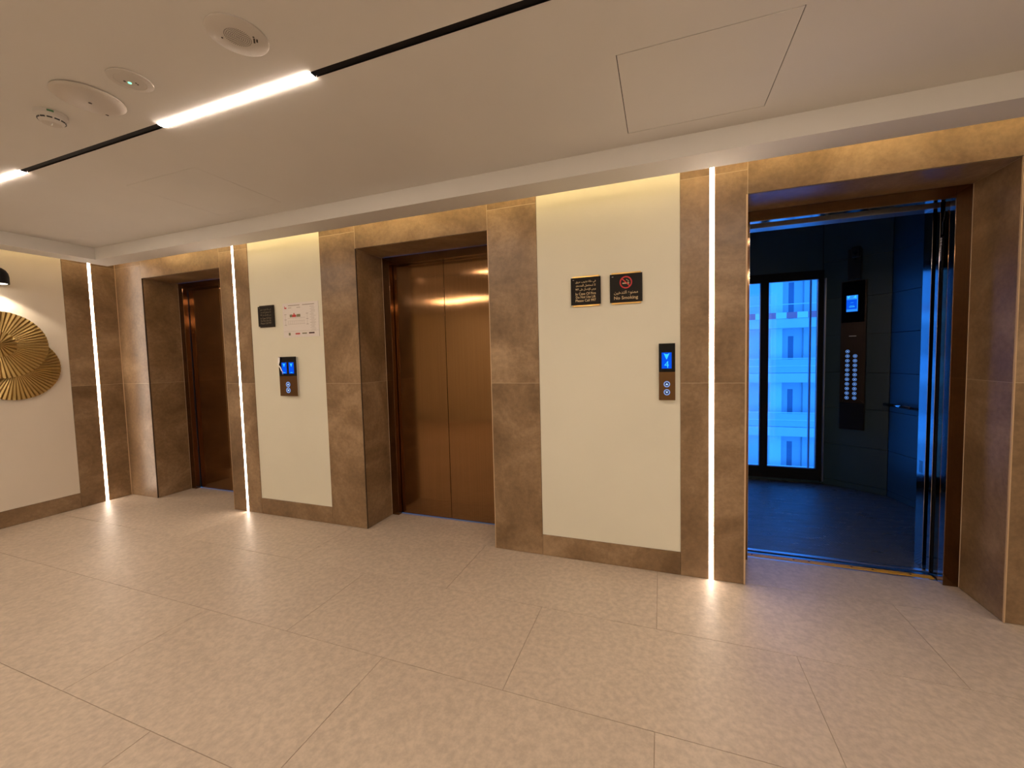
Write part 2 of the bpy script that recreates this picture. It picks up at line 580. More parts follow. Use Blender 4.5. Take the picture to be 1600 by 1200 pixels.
# ------------------------------------------------------------------ light tracks in the ceiling
def track(y0, y1, segs, dark, lit, em=None):
    x = GFL
    for i, (a, b) in enumerate(segs + [(XR, XR)]):
        t = empty('light_track', ((x + a) / 2, (y0 + y1) / 2, ZC))
        tag(t, dark[i], 'light track', 'ceiling light track sections')
        loc_box('track_cover', M_blackm, t, x, a, y0 + .0018, y1 - .0018, ZC + .004, ZC + .02)
        loc_box('track_rail', M_blackm, t, x, a, y0 + .0004, y0 + .0016, ZC - .0008, ZC + .02)
        loc_box('track_rail', M_blackm, t, x, a, y1 - .0016, y1 - .0004, ZC - .0008, ZC + .02)
        x = b
    for i, (a, b) in enumerate(segs):
        m = empty('track_light', ((a + b) / 2, (y0 + y1) / 2, ZC))
        tag(m, lit[i], 'light', 'linear track lights')
        loc_box('diffuser', em or E_track, m, a + .004, b - .004, y0 + .001, y1 - .001, ZC - .004, ZC + .010, .001)
        loc_box('end_cap', M_black, m, a + .0005, a + .004, y0 + .002, y1 - .002, ZC - .003, ZC + .012)
        loc_box('end_cap', M_black, m, b - .004, b - .0005, y0 + .002, y1 - .002, ZC - .003, ZC + .012)
track(TY0, TY1, [(-4.35, -3.344), (-2.160, -1.252), (-.068, .840), (2.95, 3.95)],
      ['black ceiling light track section hidden beyond the left edge of view',
       'short black ceiling track section between the two lit modules, by the smoke detector',
       'long black ceiling track section running from the lit module to the top edge',
       'black ceiling light track section overhead to the right, out of view',
       'black ceiling light track section at the right end wall, out of view'],
      ['glowing linear light module cut by the left edge of the view',
       'long glowing linear light module in the ceiling, fully in view',
       'glowing linear light module overhead, beyond the top edge of the view',
       'glowing linear light module near the right end wall, out of view'])
N5 = ['first', 'second', 'third', 'fourth', 'fifth']
track(*T2, [(-4.0, -3.0), (-1.6, -.6), (.8, 1.8), (3.2, 4.2)],  # unseen track added as fill light for the lift wall
      ['black track section behind the viewer, %s from the left wall' % n for n in N5],
      ['linear light module behind the viewer, %s from the left wall' % n for n in N5], E_fill)

# ------------------------------------------------------------------ vertical light strips
def vstrip(x0, x1, label, left=False):
    o = empty('wall_light_strip', ((XL, -.2, 0) if left else ((x0 + x1) / 2, 0, 0)))
    tag(o, label, 'light', 'vertical LED light strips')
    if left:
        loc_box('diffuser', E_strip, o, XL - .006, XL + .001, x0 + .002, x1 - .002, .002, TOP - .03, .0005)
        loc_box('channel', M_alu, o, XL - TH, XL - .006, x0 + .001, x1 - .001, .002, TOP - .03)
    else:
        loc_box('diffuser', E_strip, o, x0 + .002, x1 - .002, -.001, .006, .002, TOP - .03, .0005)
        loc_box('channel', M_alu, o, x0 + .001, x1 - .001, .006, TH, .002, TOP - .03)
vstrip(-.211, -.189, 'bright vertical LED strip in the tiled strip of the left wall', True)
vstrip(-3.667, -3.645, 'bright vertical LED strip just right of the far left lift')
vstrip(.265, .291, 'bright vertical LED strip just left of the open lift')

# ------------------------------------------------------------------ lift doors
SILLZ = 0.0
def lift_doors(n, a, b, label, opened):
    cx = (a + b) / 2
    d = empty('door_%d' % n, (cx, .35, 0))
    tag(d, label, 'lift door', kind='structure')
    fwid = .070
    ia, ib = a + fwid, b - fwid
    P = lambda *k, **kw: loc_box(k[0], k[1], d, *k[2:], **kw)
    for s, (x0, x1) in ((0, (a + .001, ia)), (1, (ib, b - .001))):
        P('door_frame', M_bronze2, x0, x1, DEP, .368, .001, ZL - .001, bev=.001)
    P('door_head', M_bronze2, ia, ib, DEP, .368, 2.200, ZL - .001, bev=.001)
    if opened:
        P('frame_reveal', M_revl, ia, ia + .0015, DEP + .002, .368, .002, 2.199)
        P('frame_reveal', M_revl, ib - .0015, ib, DEP + .002, .368, .002, 2.199)
        P('frame_reveal', M_revl, ia + .002, ib - .002, DEP + .002, .368, 2.1985, 2.200)
        P('door_panel', M_bronze, ia - .52, ia - .006, .384, .424, .006, 2.24, bev=.001)
        P('door_panel', M_bronze, ib + .006, ib + .52, .384, .424, .006, 2.24, bev=.001)
    else:
        P('door_panel', M_bronze, ia - .03, cx - .0012, .374, .414, .0045, 2.24, bev=.002)
        P('door_panel', M_bronze, cx + .0012, ib + .03, .374, .414, .0045, 2.24, bev=.002)
        P('door_seal', M_black, cx - .01, cx + .01, .404, .410, .01, 2.23)
    sl = P('sill', M_alu, ia - .1, ib + .1, .3705, .455, -.05, -.001, bev=.001)
    if opened:
        ys = P('yellow_strip', M_yellow, ia + .001, ib - .001, .390, .426, -.001, .002, bev=.0005)
        random.seed(8)
        for k in range(6):
            x = ia + .07 + k * .17 + random.uniform(-.05, .05)
            MB().cyl((x - cx, .408 - .35, .002), (0, 0, 1), .006, .0012, 10).build('screw', M_screw, ys)
        P('groove', M_black, ia, ib, .436, .441, -.001, -.0004)
    return d
lift_doors(1, *LIFTS[0], 'closed bronze lift doors in the far left recess, beside the light strip', False)
lift_doors(2, *LIFTS[1], 'closed pair of bronze steel lift doors in the middle recess', False)
lift_doors(3, *LIFTS[2], 'open lift doorway at right with bronze frame and yellow sill strip', True)

# ------------------------------------------------------------------ lift shaft behind the open doorway
CX = 1.032
sh = MB()
sh.box(-.46, -.36, .366, 2.30, -.3, 3.0)
sh.box(2.42, 2.52, .366, 2.30, -.3, 3.0)
sh.box(-.46, 2.52, .366, 2.30, 2.95, 3.05)
sh.box(-.46, 2.52, .47, 2.30, -.3, -.2)
sh.box(-.36, 2.42, .366, .46, 2.45, 2.9)
shaft = sh.build('wall_shaft', M_slab)
tag(shaft, 'dark concrete lift shaft around the open car', 'wall', kind='structure')

# ------------------------------------------------------------------ lift car
car = empty('lift_car', (CX, 1.4, 0))
tag(car, 'open lift car with dark wall panels, window, handrail and ribbed mat floor', 'lift car')
def CP(name, m, x0, x1, y0, y1, z0, z1, bev=0.0, parent=None):
    return MB().box(x0 - CX, x1 - CX, y0 - 1.4, y1 - 1.4, z0, z1, bev).build(name, m, parent or car)
HALF = [(1.545, 2.28), (1.985, 1.99), (2.06, 1.64), (2.09, .60), (1.535, .595)]
mir = lambda p: (2 * CX - p[0], p[1])
floor_poly = [(1.56, .488)] + [(1.56, .595)] + [HALF[3], HALF[2], HALF[1], HALF[0]]
floor_poly = floor_poly + [mir(p) for p in floor_poly[::-1]]
MB().prism([(x - CX, y - 1.4) for x, y in [(CX + (a - CX) * 1.025, max(.488, 1.4 + (b - 1.4) * 1.025)) for a, b in floor_poly]], -.05, -.008).build('floor_base', M_blackm, car)
# ribbed rubber mat
M_mat = mat('ribbed_rubber_mat', (.075, .08, .085), .32, spec=.6)
_v = coords(M_mat, (1, 1, 1))
_w = nd(M_mat, 'ShaderNodeTexWave', wave_type='BANDS', bands_direction='DIAGONAL')
_w.inputs['Scale'].default_value = 26; _w.inputs['Distortion'].default_value = 1.2; _w.inputs['Detail'].default_value = 2
M_mat.node_tree.links.new(_v, _w.inputs['Vector'])
_h = mix(M_mat, _w.outputs[0], noise(M_mat, _v, 90, 4), .45)
bump(M_mat, _h, .55, .004)
_r = ramp(M_mat, noise(M_mat, coords(M_mat, (3, 12, 1)), 2.0, 5), [(.35, (.26, .26, .26)), (.7, (.48, .48, .48))])
link(M_mat, _r, 'Roughness')
MB().prism([(x - CX, y - 1.4) for x, y in [(px, max(py, .512)) for px, py in floor_poly]], -.008, 0).build('floor_mat', M_mat, car)
CP('car_sill', M_alu, .49, 1.575, .482, .510, -.03, .001, .001)
SEAMS = [.0, .06, .43, .80, 1.155, 1.525, 1.885, 2.26, 2.635, 2.8]
def facet(p, q, seams=SEAMS, t=.02, name='wall_panel'):
    """a stack of panels from p to q (q clockwise seen from inside is handled by sign)"""
    P, Q = Vector((*p, 0)), Vector((*q, 0))
    L = (Q - P).length
    d = (Q - P).normalized()
    c = Vector((CX, 1.4, 0))
    nrm = Vector((-d.y, d.x, 0))
    if nrm.dot(c - P) > 0: nrm = -nrm      # outward
    T = frame_matrix(d, nrm, P - c)
    sgn = 1 if d.cross(nrm).z > 0 else -1
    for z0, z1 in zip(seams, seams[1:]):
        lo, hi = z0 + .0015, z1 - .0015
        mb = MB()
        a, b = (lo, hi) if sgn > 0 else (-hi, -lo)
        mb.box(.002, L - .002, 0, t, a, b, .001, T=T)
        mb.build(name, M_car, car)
    mb = MB(); lo_, hi_ = seams[0] - (.05 if seams[0] == 0 else 0), seams[-1] + (.02 if seams[-1] > 2.7 else 0)
    a, b = (lo_, hi_) if sgn > 0 else (-hi_, -lo_)
    mb.box(-.012, L + .012, t + .0005, t + .03, a, b, T=T)
    mb.build('wall_backing', M_blackm, car)
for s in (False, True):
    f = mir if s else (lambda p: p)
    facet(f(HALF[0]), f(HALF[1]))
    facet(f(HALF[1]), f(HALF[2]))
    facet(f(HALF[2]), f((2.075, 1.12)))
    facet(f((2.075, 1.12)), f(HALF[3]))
    # front return, polished, flush with the door edges
    x0, x1 = (1.530, 1.56) if not s else (2 * CX - 1.56, 2 * CX - 1.530)
    fr = CP('front_return', M_revl, x0, x1, .512, .595, .001, 2.8, .001)
    if not s:
        for r_ in range(9):
            for c_ in range(1):
                CP('vent_slot', M_black, 1.5292, 1.5305, .535, .570, .600 + r_ * .0085, .604 + r_ * .0085, parent=fr)
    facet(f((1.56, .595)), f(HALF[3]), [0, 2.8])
    # car door edge and light curtain
    x0, x1 = (1.532, 2.03) if not s else (2 * CX - 2.03, 2 * CX - 1.532)
    cd = CP('car_door', M_revl, x0, x1, .448, .478, .006, 2.23, .001)
    x0, x1 = (1.537, 1.56) if not s else (2 * CX - 1.56, 2 * CX - 1.537)
    lc = CP('light_curtain', M_matt, x0, x1, .428, .4475, .02, 2.02, .001)
    if not s:
        pass
CP('header', M_head, .49, 1.575, .500, .595, 2.203, 2.8, .001)
CP('door_track', M_black, .49, 1.575, .44, .498, 2.245, 2.40)
MB().prism([(x - CX, y - 1.4) for x, y in [(CX + (a - CX) * 1.03, 1.4 + (b - 1.4) * 1.03) for a, b in floor_poly]], 2.8, 2.83).build('car_ceiling', M_carceil, car)
# label on the light curtain
lcb = CP('sensor_label', M_matt, 1.5335, 1.5368, .428, .4472, 1.84, 2.02, .0006)
text('label_text', 'Memco', .026, M_paper, lcb, frame_matrix((0, 0, -1), (0, -1, 0), (1.5332 - CX, .444 - 1.4, 1.94)), width=.118, height=.0135, depth=.0002, bold=.001)
MB().cyl((1.5334 - CX, .4375 - 1.4, 2.008), (-1, 0, 0), .0065, .0004, 14).build('label_mark', M_paper, lcb)
# loose cable above the sensor
cab = MB()
pts = [(1.533, .432, 2.03), (1.532, .425, 2.06), (1.532, .428, 2.09), (1.532, .415, 2.12), (1.532, .41, 2.16)]
for p, q in zip(pts, pts[1:]):
    P, Q = Vector(p) - Vector((CX, 1.4, 0)), Vector(q) - Vector((CX, 1.4, 0))
    cab.cyl(P, Q - P, .0022, (Q - P).length, 8)
cab.build('sensor_cable', M_black, car, True)

# back window of the car
WX0, WX1, WZ0, WZ1 = .520, 1.545, .035, 2.185
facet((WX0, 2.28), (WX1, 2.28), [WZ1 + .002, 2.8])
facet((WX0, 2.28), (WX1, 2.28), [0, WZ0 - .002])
wn = MB()
wn.box(WX0, WX1, 2.245, 2.30, WZ1 - .085, WZ1)
wn.box(WX0, WX1, 2.245, 2.30, WZ0, WZ0 + .115)
wn.box(WX0, WX0 + .060, 2.245, 2.30, WZ0 + .115, WZ1 - .085)
wn.box(WX1 - .045, WX1, 2.245, 2.30, WZ0 + .115, WZ1 - .085)
wn.box(.988, 1.062, 2.245, 2.30, WZ0 + .115, WZ1 - .085)
bmesh.ops.translate(wn.b, verts=wn.b.verts, vec=(-CX, -1.4, 0))
wfm = wn.build('window_frame', M_blackm, car)
CP('glass_pane', M_glass, WX0 + .06, .988, 2.272, 2.280, WZ0 + .115, WZ1 - .085, parent=wfm)
CP('glass_pane', M_glass, 1.062, WX1 - .045, 2.272, 2.280, WZ0 + .115, WZ1 - .085, parent=wfm)
for (x0, x1) in ((WX0 + .06, .988), (1.062, WX1 - .045)):       # thin bright gaskets round each pane
    gk = MB()
    for (a, b, c, d_) in ((x0, x0 + .004, WZ0 + .115, WZ1 - .085), (x1 - .004, x1, WZ0 + .115, WZ1 - .085), (x0, x1, WZ0 + .115, WZ0 + .119), (x0, x1, WZ1 - .089, WZ1 - .085)):
        gk.box(a - CX, b - CX, 2.262 - 1.4, 2.2715 - 1.4, c, d_)
    gk.build('gasket', M_alu, wfm)
CP('corner_post', M_alu, 1.5465, 1.560, 2.225, 2.262, .03, 2.10, .001)
# glazed shaft outside: slim vertical guide outside the window at right
tag(box('guide_rail', mat('painted_rail', (.4, .5, .7), .5), None, 1.509, 1.526, 2.53, 2.55, -3.0, 3.6), 'slim vertical lift guide rail outside the car window', 'guide rail')

# operating panel on the slanted wall
A = Vector((1.545, 2.28, 0)); B = Vector((1.985, 1.99, 0))
ax = (B - A).normalized(); inn = Vector((ax.y, -ax.x, 0))
if inn.dot(Vector((CX, 1.4, 0)) - A) < 0: inn = -inn
# local frame of the panel: x along wall to the right, y up, z towards the viewer
cop = empty('t'); COL.objects.unlink(cop); bpy.data.objects.remove(cop)
def cop_T():
    return frame_matrix(ax, (0, 0, 1), A - Vector((CX, 1.4, 0)))
TC = cop_T()
sg = 1 if (TC.to_3x3() @ Vector((0, 0, 1))).dot(inn) > 0 else -1
def sx(x): return (x - 1.545) / ax.x     # distance along the facet for a given world x
def COPbox(name, m, x0, x1, z0, z1, d0, d1, bev=0.0, parent=None):
    mb = MB()
    lo, hi = sorted((sg * d0, sg * d1))
    mb.box(sx(x0), sx(x1), z0, z1, lo, hi, bev, T=TC)
    return mb.build(name, m, parent or car)
M_cop = brushed('dark_bronze_panel', (.065, .045, .034), .3, .9, .5)
panel = COPbox('operating_panel', M_cop, 1.680, 1.842, .600, 2.035, .0, .035, .002)
COPbox('display_housing', M_screenglass, 1.686, 1.832, 1.640, 2.030, .035, .043, .002, panel)
COPbox('display_screen', E_blue, 1.716, 1.789, 1.742, 1.898, .043, .0445, 0, panel)
COPbox('display_band', E_blue2, 1.717, 1.788, 1.744, 1.766, .0445, .045, 0, panel)
COPbox('display_band', E_blue2, 1.717, 1.788, 1.858, 1.897, .0445, .045, 0, panel)
COPbox('display_band', E_blue2, 1.784, 1.789, 1.766, 1.858, .0445, .045, 0, panel)
def cop_poly(name, m, pts, d0, d1, parent):
    b = bmesh.new()
    lo = [b.verts.new(TC @ Vector((sx(x), z, sg * d0))) for x, z in pts]
    hi = [b.verts.new(TC @ Vector((sx(x), z, sg * d1))) for x, z in pts]
    b.faces.new(lo); b.faces.new(hi)
    n = len(pts)
    for k in range(n): b.faces.new((lo[k], lo[(k + 1) % n], hi[(k + 1) % n], hi[k]))
    mb = MB(); mb.b.free(); mb.b = b
    return mb.build(name, m, parent)
cop_poly('display_arrow', E_cyan, [(1.721, 1.894), (1.728, 1.888), (1.735, 1.894), (1.741, 1.894), (1.730, 1.868), (1.727, 1.868)], .045, .0455, panel)
cop_poly('display_digit', E_cyan, [(1.758, 1.874), (1.774, 1.895), (1.778, 1.895), (1.778, 1.864), (1.774, 1.864), (1.774, 1.873)], .045, .0455, panel)
COPbox('display_line', E_cyan, 1.742, 1.762, 1.827, 1.829, .045, .0455, 0, panel)
COPbox('display_line', E_cyan, 1.738, 1.766, 1.800, 1.802, .045, .0455, 0, panel)
COPbox('display_line', E_cyan, 1.734, 1.770, 1.786, 1.791, .045, .0455, 0, panel)
COPbox('name_plate', M_alu, 1.735, 1.782, 1.505, 1.512, .035, .036, 0, panel)
for x_, z0_, n_ in ((1.729, .909, 11), (1.778, .909, 10)):
    for k in range(n_):
        z_ = z0_ + k * .0452
        b = MB()
        c = TC @ Vector((sx(x_), z_, sg * .035))
        b.cyl(c, inn, .0165, .003, 20)
        bt = b.build('button', M_btn, panel)
        # lit ring round the button
        rb = bmesh.new()
        N = 20
        rings = [[rb.verts.new(TC @ Vector((sx(x_) + rr * math.cos(2 * math.pi * i / N), z_ + rr * math.sin(2 * math.pi * i / N), sg * hh))) for i in range(N)] for rr, hh in ((.0160, .038), (.0165, .0395), (.0120, .0395), (.0115, .038))]
        for q in range(4):
            for i in range(N):
                rb.faces.new((rings[q][i], rings[q][(i + 1) % N], rings[(q + 1) % 4][(i + 1) % N], rings[(q + 1) % 4][i]))
        mb = MB(); mb.b.free(); mb.b = rb
        mb.build('button_ring', E_ringc, panel)
        MB().cyl(TC @ Vector((sx(x_), z_, sg * .038)), inn, .0062, .0012, 10).build('button_symbol', E_btnc, panel)
cop_poly('panel_flap', M_cop, [(1.690, .905), (1.712, .905), (1.700, .868), (1.684, .862)], .035, .039, panel)
cop_poly('panel_flap', M_cop, [(1.800, .905), (1.790, .870), (1.838, .862), (1.826, .880)], .035, .039, panel)
COPbox('lower_cover', M_blackm, 1.683, 1.839, .605, .860, .035, .041, .002, panel)
dev = COPbox('camera_box', M_black, 1.722, 1.806, 2.045, 2.335, .0, .055, .004)
COPbox('camera_hood', M_black, 1.750, 1.808, 2.245, 2.345, .055, .105, .006, dev)
MB().cyl(TC @ Vector((sx(1.779), 2.285, sg * .105)), inn, .016, .008, 16).build('camera_lens', M_revl, dev)
MB().cyl(TC @ Vector((sx(1.760), 2.325, sg * .055)), inn, .006, .02, 10).build('camera_screw', M_alu, dev)
COPbox('camera_latch', M_revl, 1.762, 1.776, 2.232, 2.240, .055, .060, 0, dev)

# handrail on the right side wall
hr = MB()
hp = [(1.925, 1.935), (1.985, 1.64), (2.01, 1.2), (2.02, .75)]
for p, q in zip(hp, hp[1:]):
    P, Q = Vector((p[0] - CX, p[1] - 1.4, .872)), Vector((q[0] - CX, q[1] - 1.4, .872))
    hr.cyl(P, Q - P, .014, (Q - P).length, 14)
hro = hr.build('handrail', M_revl, car, True)
for x_, y_ in ((1.94, 1.86), (2.007, 1.25), (2.018, .85)):
    MB().cyl((x_ - CX, y_ - 1.4, .872), (1, .08, 0), .007, .06, 10).build('rail_bracket', M_revl, hro)

# ------------------------------------------------------------------ building across, seen through the car window
bl = empty('apartment_building', (6, 25, -13))
tag(bl, 'pale building with balconies and glass railings seen through lift window', 'building')
def BX(name, m, x0, x1, y0, y1, z0, z1, parent=None):
    return MB().box(x0 - 6, x1 - 6, y0 - 25, y1 - 25, z0 + 13, z1 + 13).build(name, m, parent or bl)
BX('wall', M_ext, -14, 30, 24.9, 25.6, -13, 15)
for k in range(-4, 5):
    z = .10 + 3.12 * k
    sl = BX('balcony_slab', M_ext, -14, 30, 24.0, 24.9, z - .52, z)
    if k != 1:
        BX('glass_railing', M_ballast, -14, 30, 24.04, 24.06, z + .04, z + .80, sl)
        BX('hand_rail', M_rail, -14, 30, 24.02, 24.08, z + .83, z + .87, sl)
        BX('lower_rail', M_rail, -14, 30, 24.00, 24.04, z + .40, z + .43, sl)
    else:
        BX('hand_rail', M_rail, -14, 30, 24.02, 24.08, z + .80, z + .84, sl)
        x = -10.0 + .07
        j = 0
        while x < 26:
            BX('barrier_board', M_hoard if j % 2 == 0 else M_rail, x, x + .52, 23.96, 24.02, z + .02, z + .36, sl)
            x += .52; j += 1
    for m_ in range(-4, 7):
        x0 = 7.02 + 4.4 * m_
        BX('balcony_door', M_extw, x0, x0 + .27, 24.84, 24.9, z, z + 2.15, sl)
        BX('partition', M_extd, x0 + .75, x0 + 1.0, 24.7, 24.9, z, z + 2.6, sl)
        BX('pilaster', M_rail, x0 - .95, x0 - .35, 24.6, 24.9, z, z + 2.6, sl)
        BX('wall_bay', M_extd, x0 - .35, x0 + .7, 24.85, 24.9, z, z + 2.6, sl)
gd = box('ground', M_extd, None, -40, 50, 2.6, 60, -13.4, -13)
tag(gd, 'pale paved ground far below the lift window', 'ground', kind='structure')

# ------------------------------------------------------------------ wall signs
def up_T(x, y, z):            # frame for flat things on the lift wall: x right, y up, z towards the room
    return frame_matrix((1, 0, 0), (0, 0, 1), (x, y, z))
def fire_sign(x0, x1, z0, z1, label, rounded=False):
    cx, cz = (x0 + x1) / 2, (z0 + z1) / 2
    o = empty('fire_sign', (cx, -.002, cz))
    tag(o, label, 'sign', 'black and gold lift notices')
    w, h = x1 - x0, z1 - z0
    MB().box(-w / 2 + .010, w / 2 - .008, -.004, .007, -h / 2 - .009, h / 2 + .009, .001).build('gold_backplate', M_goldp if not rounded else M_cop, o)
    MB().box(-w / 2, w / 2, -.010, -.0042, -h / 2, h / 2, .001).build('black_plate', M_sign, o)
    bw = w * .68
    T = lambda dx, dz: frame_matrix((1, 0, 0), (0, 0, 1), (dx, -.0102, dz))
    ms = M_signdim if rounded else M_signtxt
    for s, z, ww in ((arabic('في حالة نشوب حريق'), .055, bw), (arabic('لا تستعمل المصعد'), .030, bw * .97), (arabic('يرجى الإتصال على 997'), .006, bw)):
        text('lettering', s, .02, ms, o, T(0, z), width=ww, height=.019, bold=.0002)
    for s, z, ww in (('In Case Of Fire', -.024, bw), ('Do Not Use Lift', -.045, bw * .97), ('Please Call 997', -.067, bw)):
        text('lettering', s, .02, ms, o, T(0, z), width=ww, height=.0165, bold=.0002)
    MB().box(-w / 2 + .012, -w / 2 + .022, -.0104, -.0098, h / 2 - .016, h / 2 - .013).build('logo_mark', M_ink, o)
    return o
fire_sign(-.556, -.364, 1.707, 1.882, 'black and gold fire notice in Arabic and English beside the no smoking sign')
fire_sign(-3.365, -3.178, 1.703, 1.876, 'black fire notice beside the evacuation plan, between the two closed lifts', True)

ns = empty('no_smoking_sign', (-.2085, -.002, 1.795))
tag(ns, 'black and gold no smoking sign with red ring, right of the fire notice', 'sign', 'black and gold lift notices')
w, h = .196, .176
MB().box(-w / 2 + .010, w / 2 - .008, -.004, .007, -h / 2 - .009, h / 2 + .009, .001).build('gold_backplate', M_goldp, ns)
MB().box(-w / 2, w / 2, -.010, -.0042, -h / 2, h / 2, .001).build('black_plate', M_sign, ns)
rb = bmesh.new()
N = 48
zc_ = .034
rg = [[rb.verts.new((rr * math.cos(2 * math.pi * i / N), yy, zc_ + rr * math.sin(2 * math.pi * i / N))) for i in range(N)] for rr, yy in ((.038, -.010), (.038, -.0108), (.0305, -.0108), (.0305, -.010))]
for q in range(3):
    for i in range(N): rb.faces.new((rg[q][i], rg[q][(i + 1) % N], rg[q + 1][(i + 1) % N], rg[q + 1][i]))
mb = MB(); mb.b.free(); mb.b = rb
mb.build('prohibition_ring', M_red, ns)
MB().box(-.032, .032, -.0112, -.0102, -.0033, .0033, T=Matrix.Translation((0, 0, zc_)) @ Matrix.Rotation(R(45), 4, 'Y')).build('prohibition_bar', M_red, ns)
MB().box(-.021, .012, -.0108, -.010, zc_ - .009, zc_ - .002).build('cigarette', M_signtxt, ns)
MB().box(.0135, .020, -.0108, -.010, zc_ - .009, zc_ - .002).build('cigarette_tip', M_signtxt, ns)
sm = MB()
for i in range(7):
    t0, t1 = i / 7, (i + 1) / 7
    p = lambda t: Vector((.010 + .007 * math.sin(t * 5), -.0104, zc_ + .001 + .018 * t))
    sm.cyl(p(t0), p(t1) - p(t0), .0012, (p(t1) - p(t0)).length, 6)
sm.build('smoke_curl', M_signtxt, ns)
T = lambda dx, dz: frame_matrix((1, 0, 0), (0, 0, 1), (dx, -.0102, dz))
text('lettering', arabic('ممنوع التدخين'), .03, M_signtxt, ns, T(0, -.035), width=.145, height=.029, bold=.0003)
text('lettering', 'No Smoking', .03, M_signtxt, ns, T(0, -.069), width=.145, height=.026, bold=.0004)
MB().box(-w / 2 + .012, -w / 2 + .022, -.0104, -.0098, h / 2 - .018, h / 2 - .014).build('logo_mark', M_ink, ns)

# evacuation plan
ev = empty('evacuation_plan', (-2.888, .003, 1.741))
tag(ev, 'white laminated evacuation floor plan on the cream panel between closed lifts', 'floor plan')
def EV(name, m, x0, x1, z0, z1, d=.0006, par=ev):
    return MB().box(x0 - .198, x1 - .198, -.003 - d, -.003, z0 - .146, z1 - .146).build(name, m, par)
EV('sheet', M_paper, 0, .396, 0, .292, .0001).location = (0, 0, 0)
MB().box(-.198, .198, -.0030, .0015, -.146, .146, .0005).build('backing', M_paper, ev)
random.seed(3)
EV('header_line', M_ink, .065, .195, .268, .274); EV('header_line', M_ink, .225, .355, .268, .274)
EV('header_line', M_ink, .065, .100, .250, .254); EV('header_line', M_ink, .160, .200, .250, .254)
EV('red_emblem', M_red, .022, .0265, .248, .270); EV('red_emblem', M_red, .0265, .046, .246, .257)
EV('plan_block', M_green, .080, .108, .172, .195); EV('plan_block', M_green, .160, .198, .172, .195)
EV('plan_block', M_red, .108, .148, .172, .192); EV('plan_block', M_red, .122, .134, .192, .205); EV('plan_block', M_ink, .148, .160, .172, .190)
for z in (.163, .112): EV('plan_outline', M_inkf, .055, .250, z, z + .002)
for k in range(9): EV('plan_outline', M_inkf, .06 + k * .022, .061 + k * .022, .112, .140)
EV('plan_outline', M_inkf, .055, .25, .140, .1415)
for x in (.018, .262): 
    for z in (.105, .150, .195): EV('side_note', M_inkf, x, x + .024, z, z + .005)
for x in (.030, .274): EV('dimension_line', M_inkf, x, x + .0012, .110, .195)
for k in range(19):
    EV('legend_line', M_inkf if k % 3 else M_ink, .305 + .012 * (k % 2), .345 + random.uniform(0, .025), .252 - k * .0112, .2545 - k * .0112)
EV('rule_line', M_inkf, .005, .391, .052, .0535)
EV('legend_swatch', M_green, .058, .078, .018, .040); EV('legend_swatch', M_red, .135, .185, .024, .036)
EV('legend_swatch', M_green, .210, .262, .026, .036); EV('legend_swatch', mat('dark_print', (.05, .01, .01), .5), .285, .345, .026, .038)

# ------------------------------------------------------------------ call panels
def ring(name, m, par, cx, cz, r0, r1, y0, y1, N=28):
    b = bmesh.new()
    rg = [[b.verts.new((cx + rr * math.cos(2 * math.pi * i / N), yy, cz + rr * math.sin(2 * math.pi * i / N))) for i in range(N)] for rr, yy in ((r1, y0), (r1, y1), (r0, y1), (r0, y0))]
    for q in range(3):
        for i in range(N): b.faces.new((rg[q][i], rg[q][(i + 1) % N], rg[q + 1][(i + 1) % N], rg[q + 1][i]))
    mb = MB(); mb.b.free(); mb.b = b
    return mb.build(name, m, par)
def tri(name, m, par, cx, cz, s, y0, y1, down):
    k = -1 if down else 1
    pts = [(cx - s, cz - k * s * .6), (cx + s, cz - k * s * .6), (cx, cz + k * s * .9)]
    b = bmesh.new()
    lo = [b.verts.new((x, y0, z)) for x, z in pts]; hi = [b.verts.new((x, y1, z)) for x, z in pts]
    b.faces.new(lo); b.faces.new(hi)
    for i in range(3): b.faces.new((lo[i], lo[(i + 1) % 3], hi[(i + 1) % 3], hi[i]))
    mb = MB(); mb.b.free(); mb.b = b
    return mb.build(name, m, par)
M_lop = brushed('bronze_call_plate', (.17, .095, .045), .28)
def call_panel(x0, x1, z0, z1, split, label):
    cx = (x0 + x1) / 2; w = x1 - x0
    o = empty('call_panel', (cx, .005, z0))
    tag(o, label, 'lift call panel', 'lift call panels')
    h = z1 - z0
    MB().box(-w / 2 + .004, w / 2 - .004, -.018, .0, .004, h - .004).build('back_box', M_alu, o)
    MB().box(-w / 2, w / 2, -.027, -.018, 0, split, .001).build('plate', M_lop, o)
    sc = MB().box(-w / 2, w / 2, -.027, -.018, split, h, .001).build('screen', M_screenglass, o)
    return o, w, h, sc
def buttons(o, cx, zs, r):
    for i, z in enumerate(zs):
        b = MB().cyl((cx, -.027, z), (0, -1, 0), r, .003, 28).build('button', M_btn, o)
        ring('lit_ring', E_ring, b, cx, z, r * .68, r, -.030, -.0315)
        tri('lit_arrow', E_sym, b, cx, z, r * .42, -.030, -.0312, i == 1)
o, w, h, sc = call_panel(-.017, .0765, 1.097, 1.442, .173, 'bronze lift call panel with one blue display, left of the open lift')
MB().box(-.030, .026, -.0275, -.0268, .193, .290).build('display', E_blue, sc)
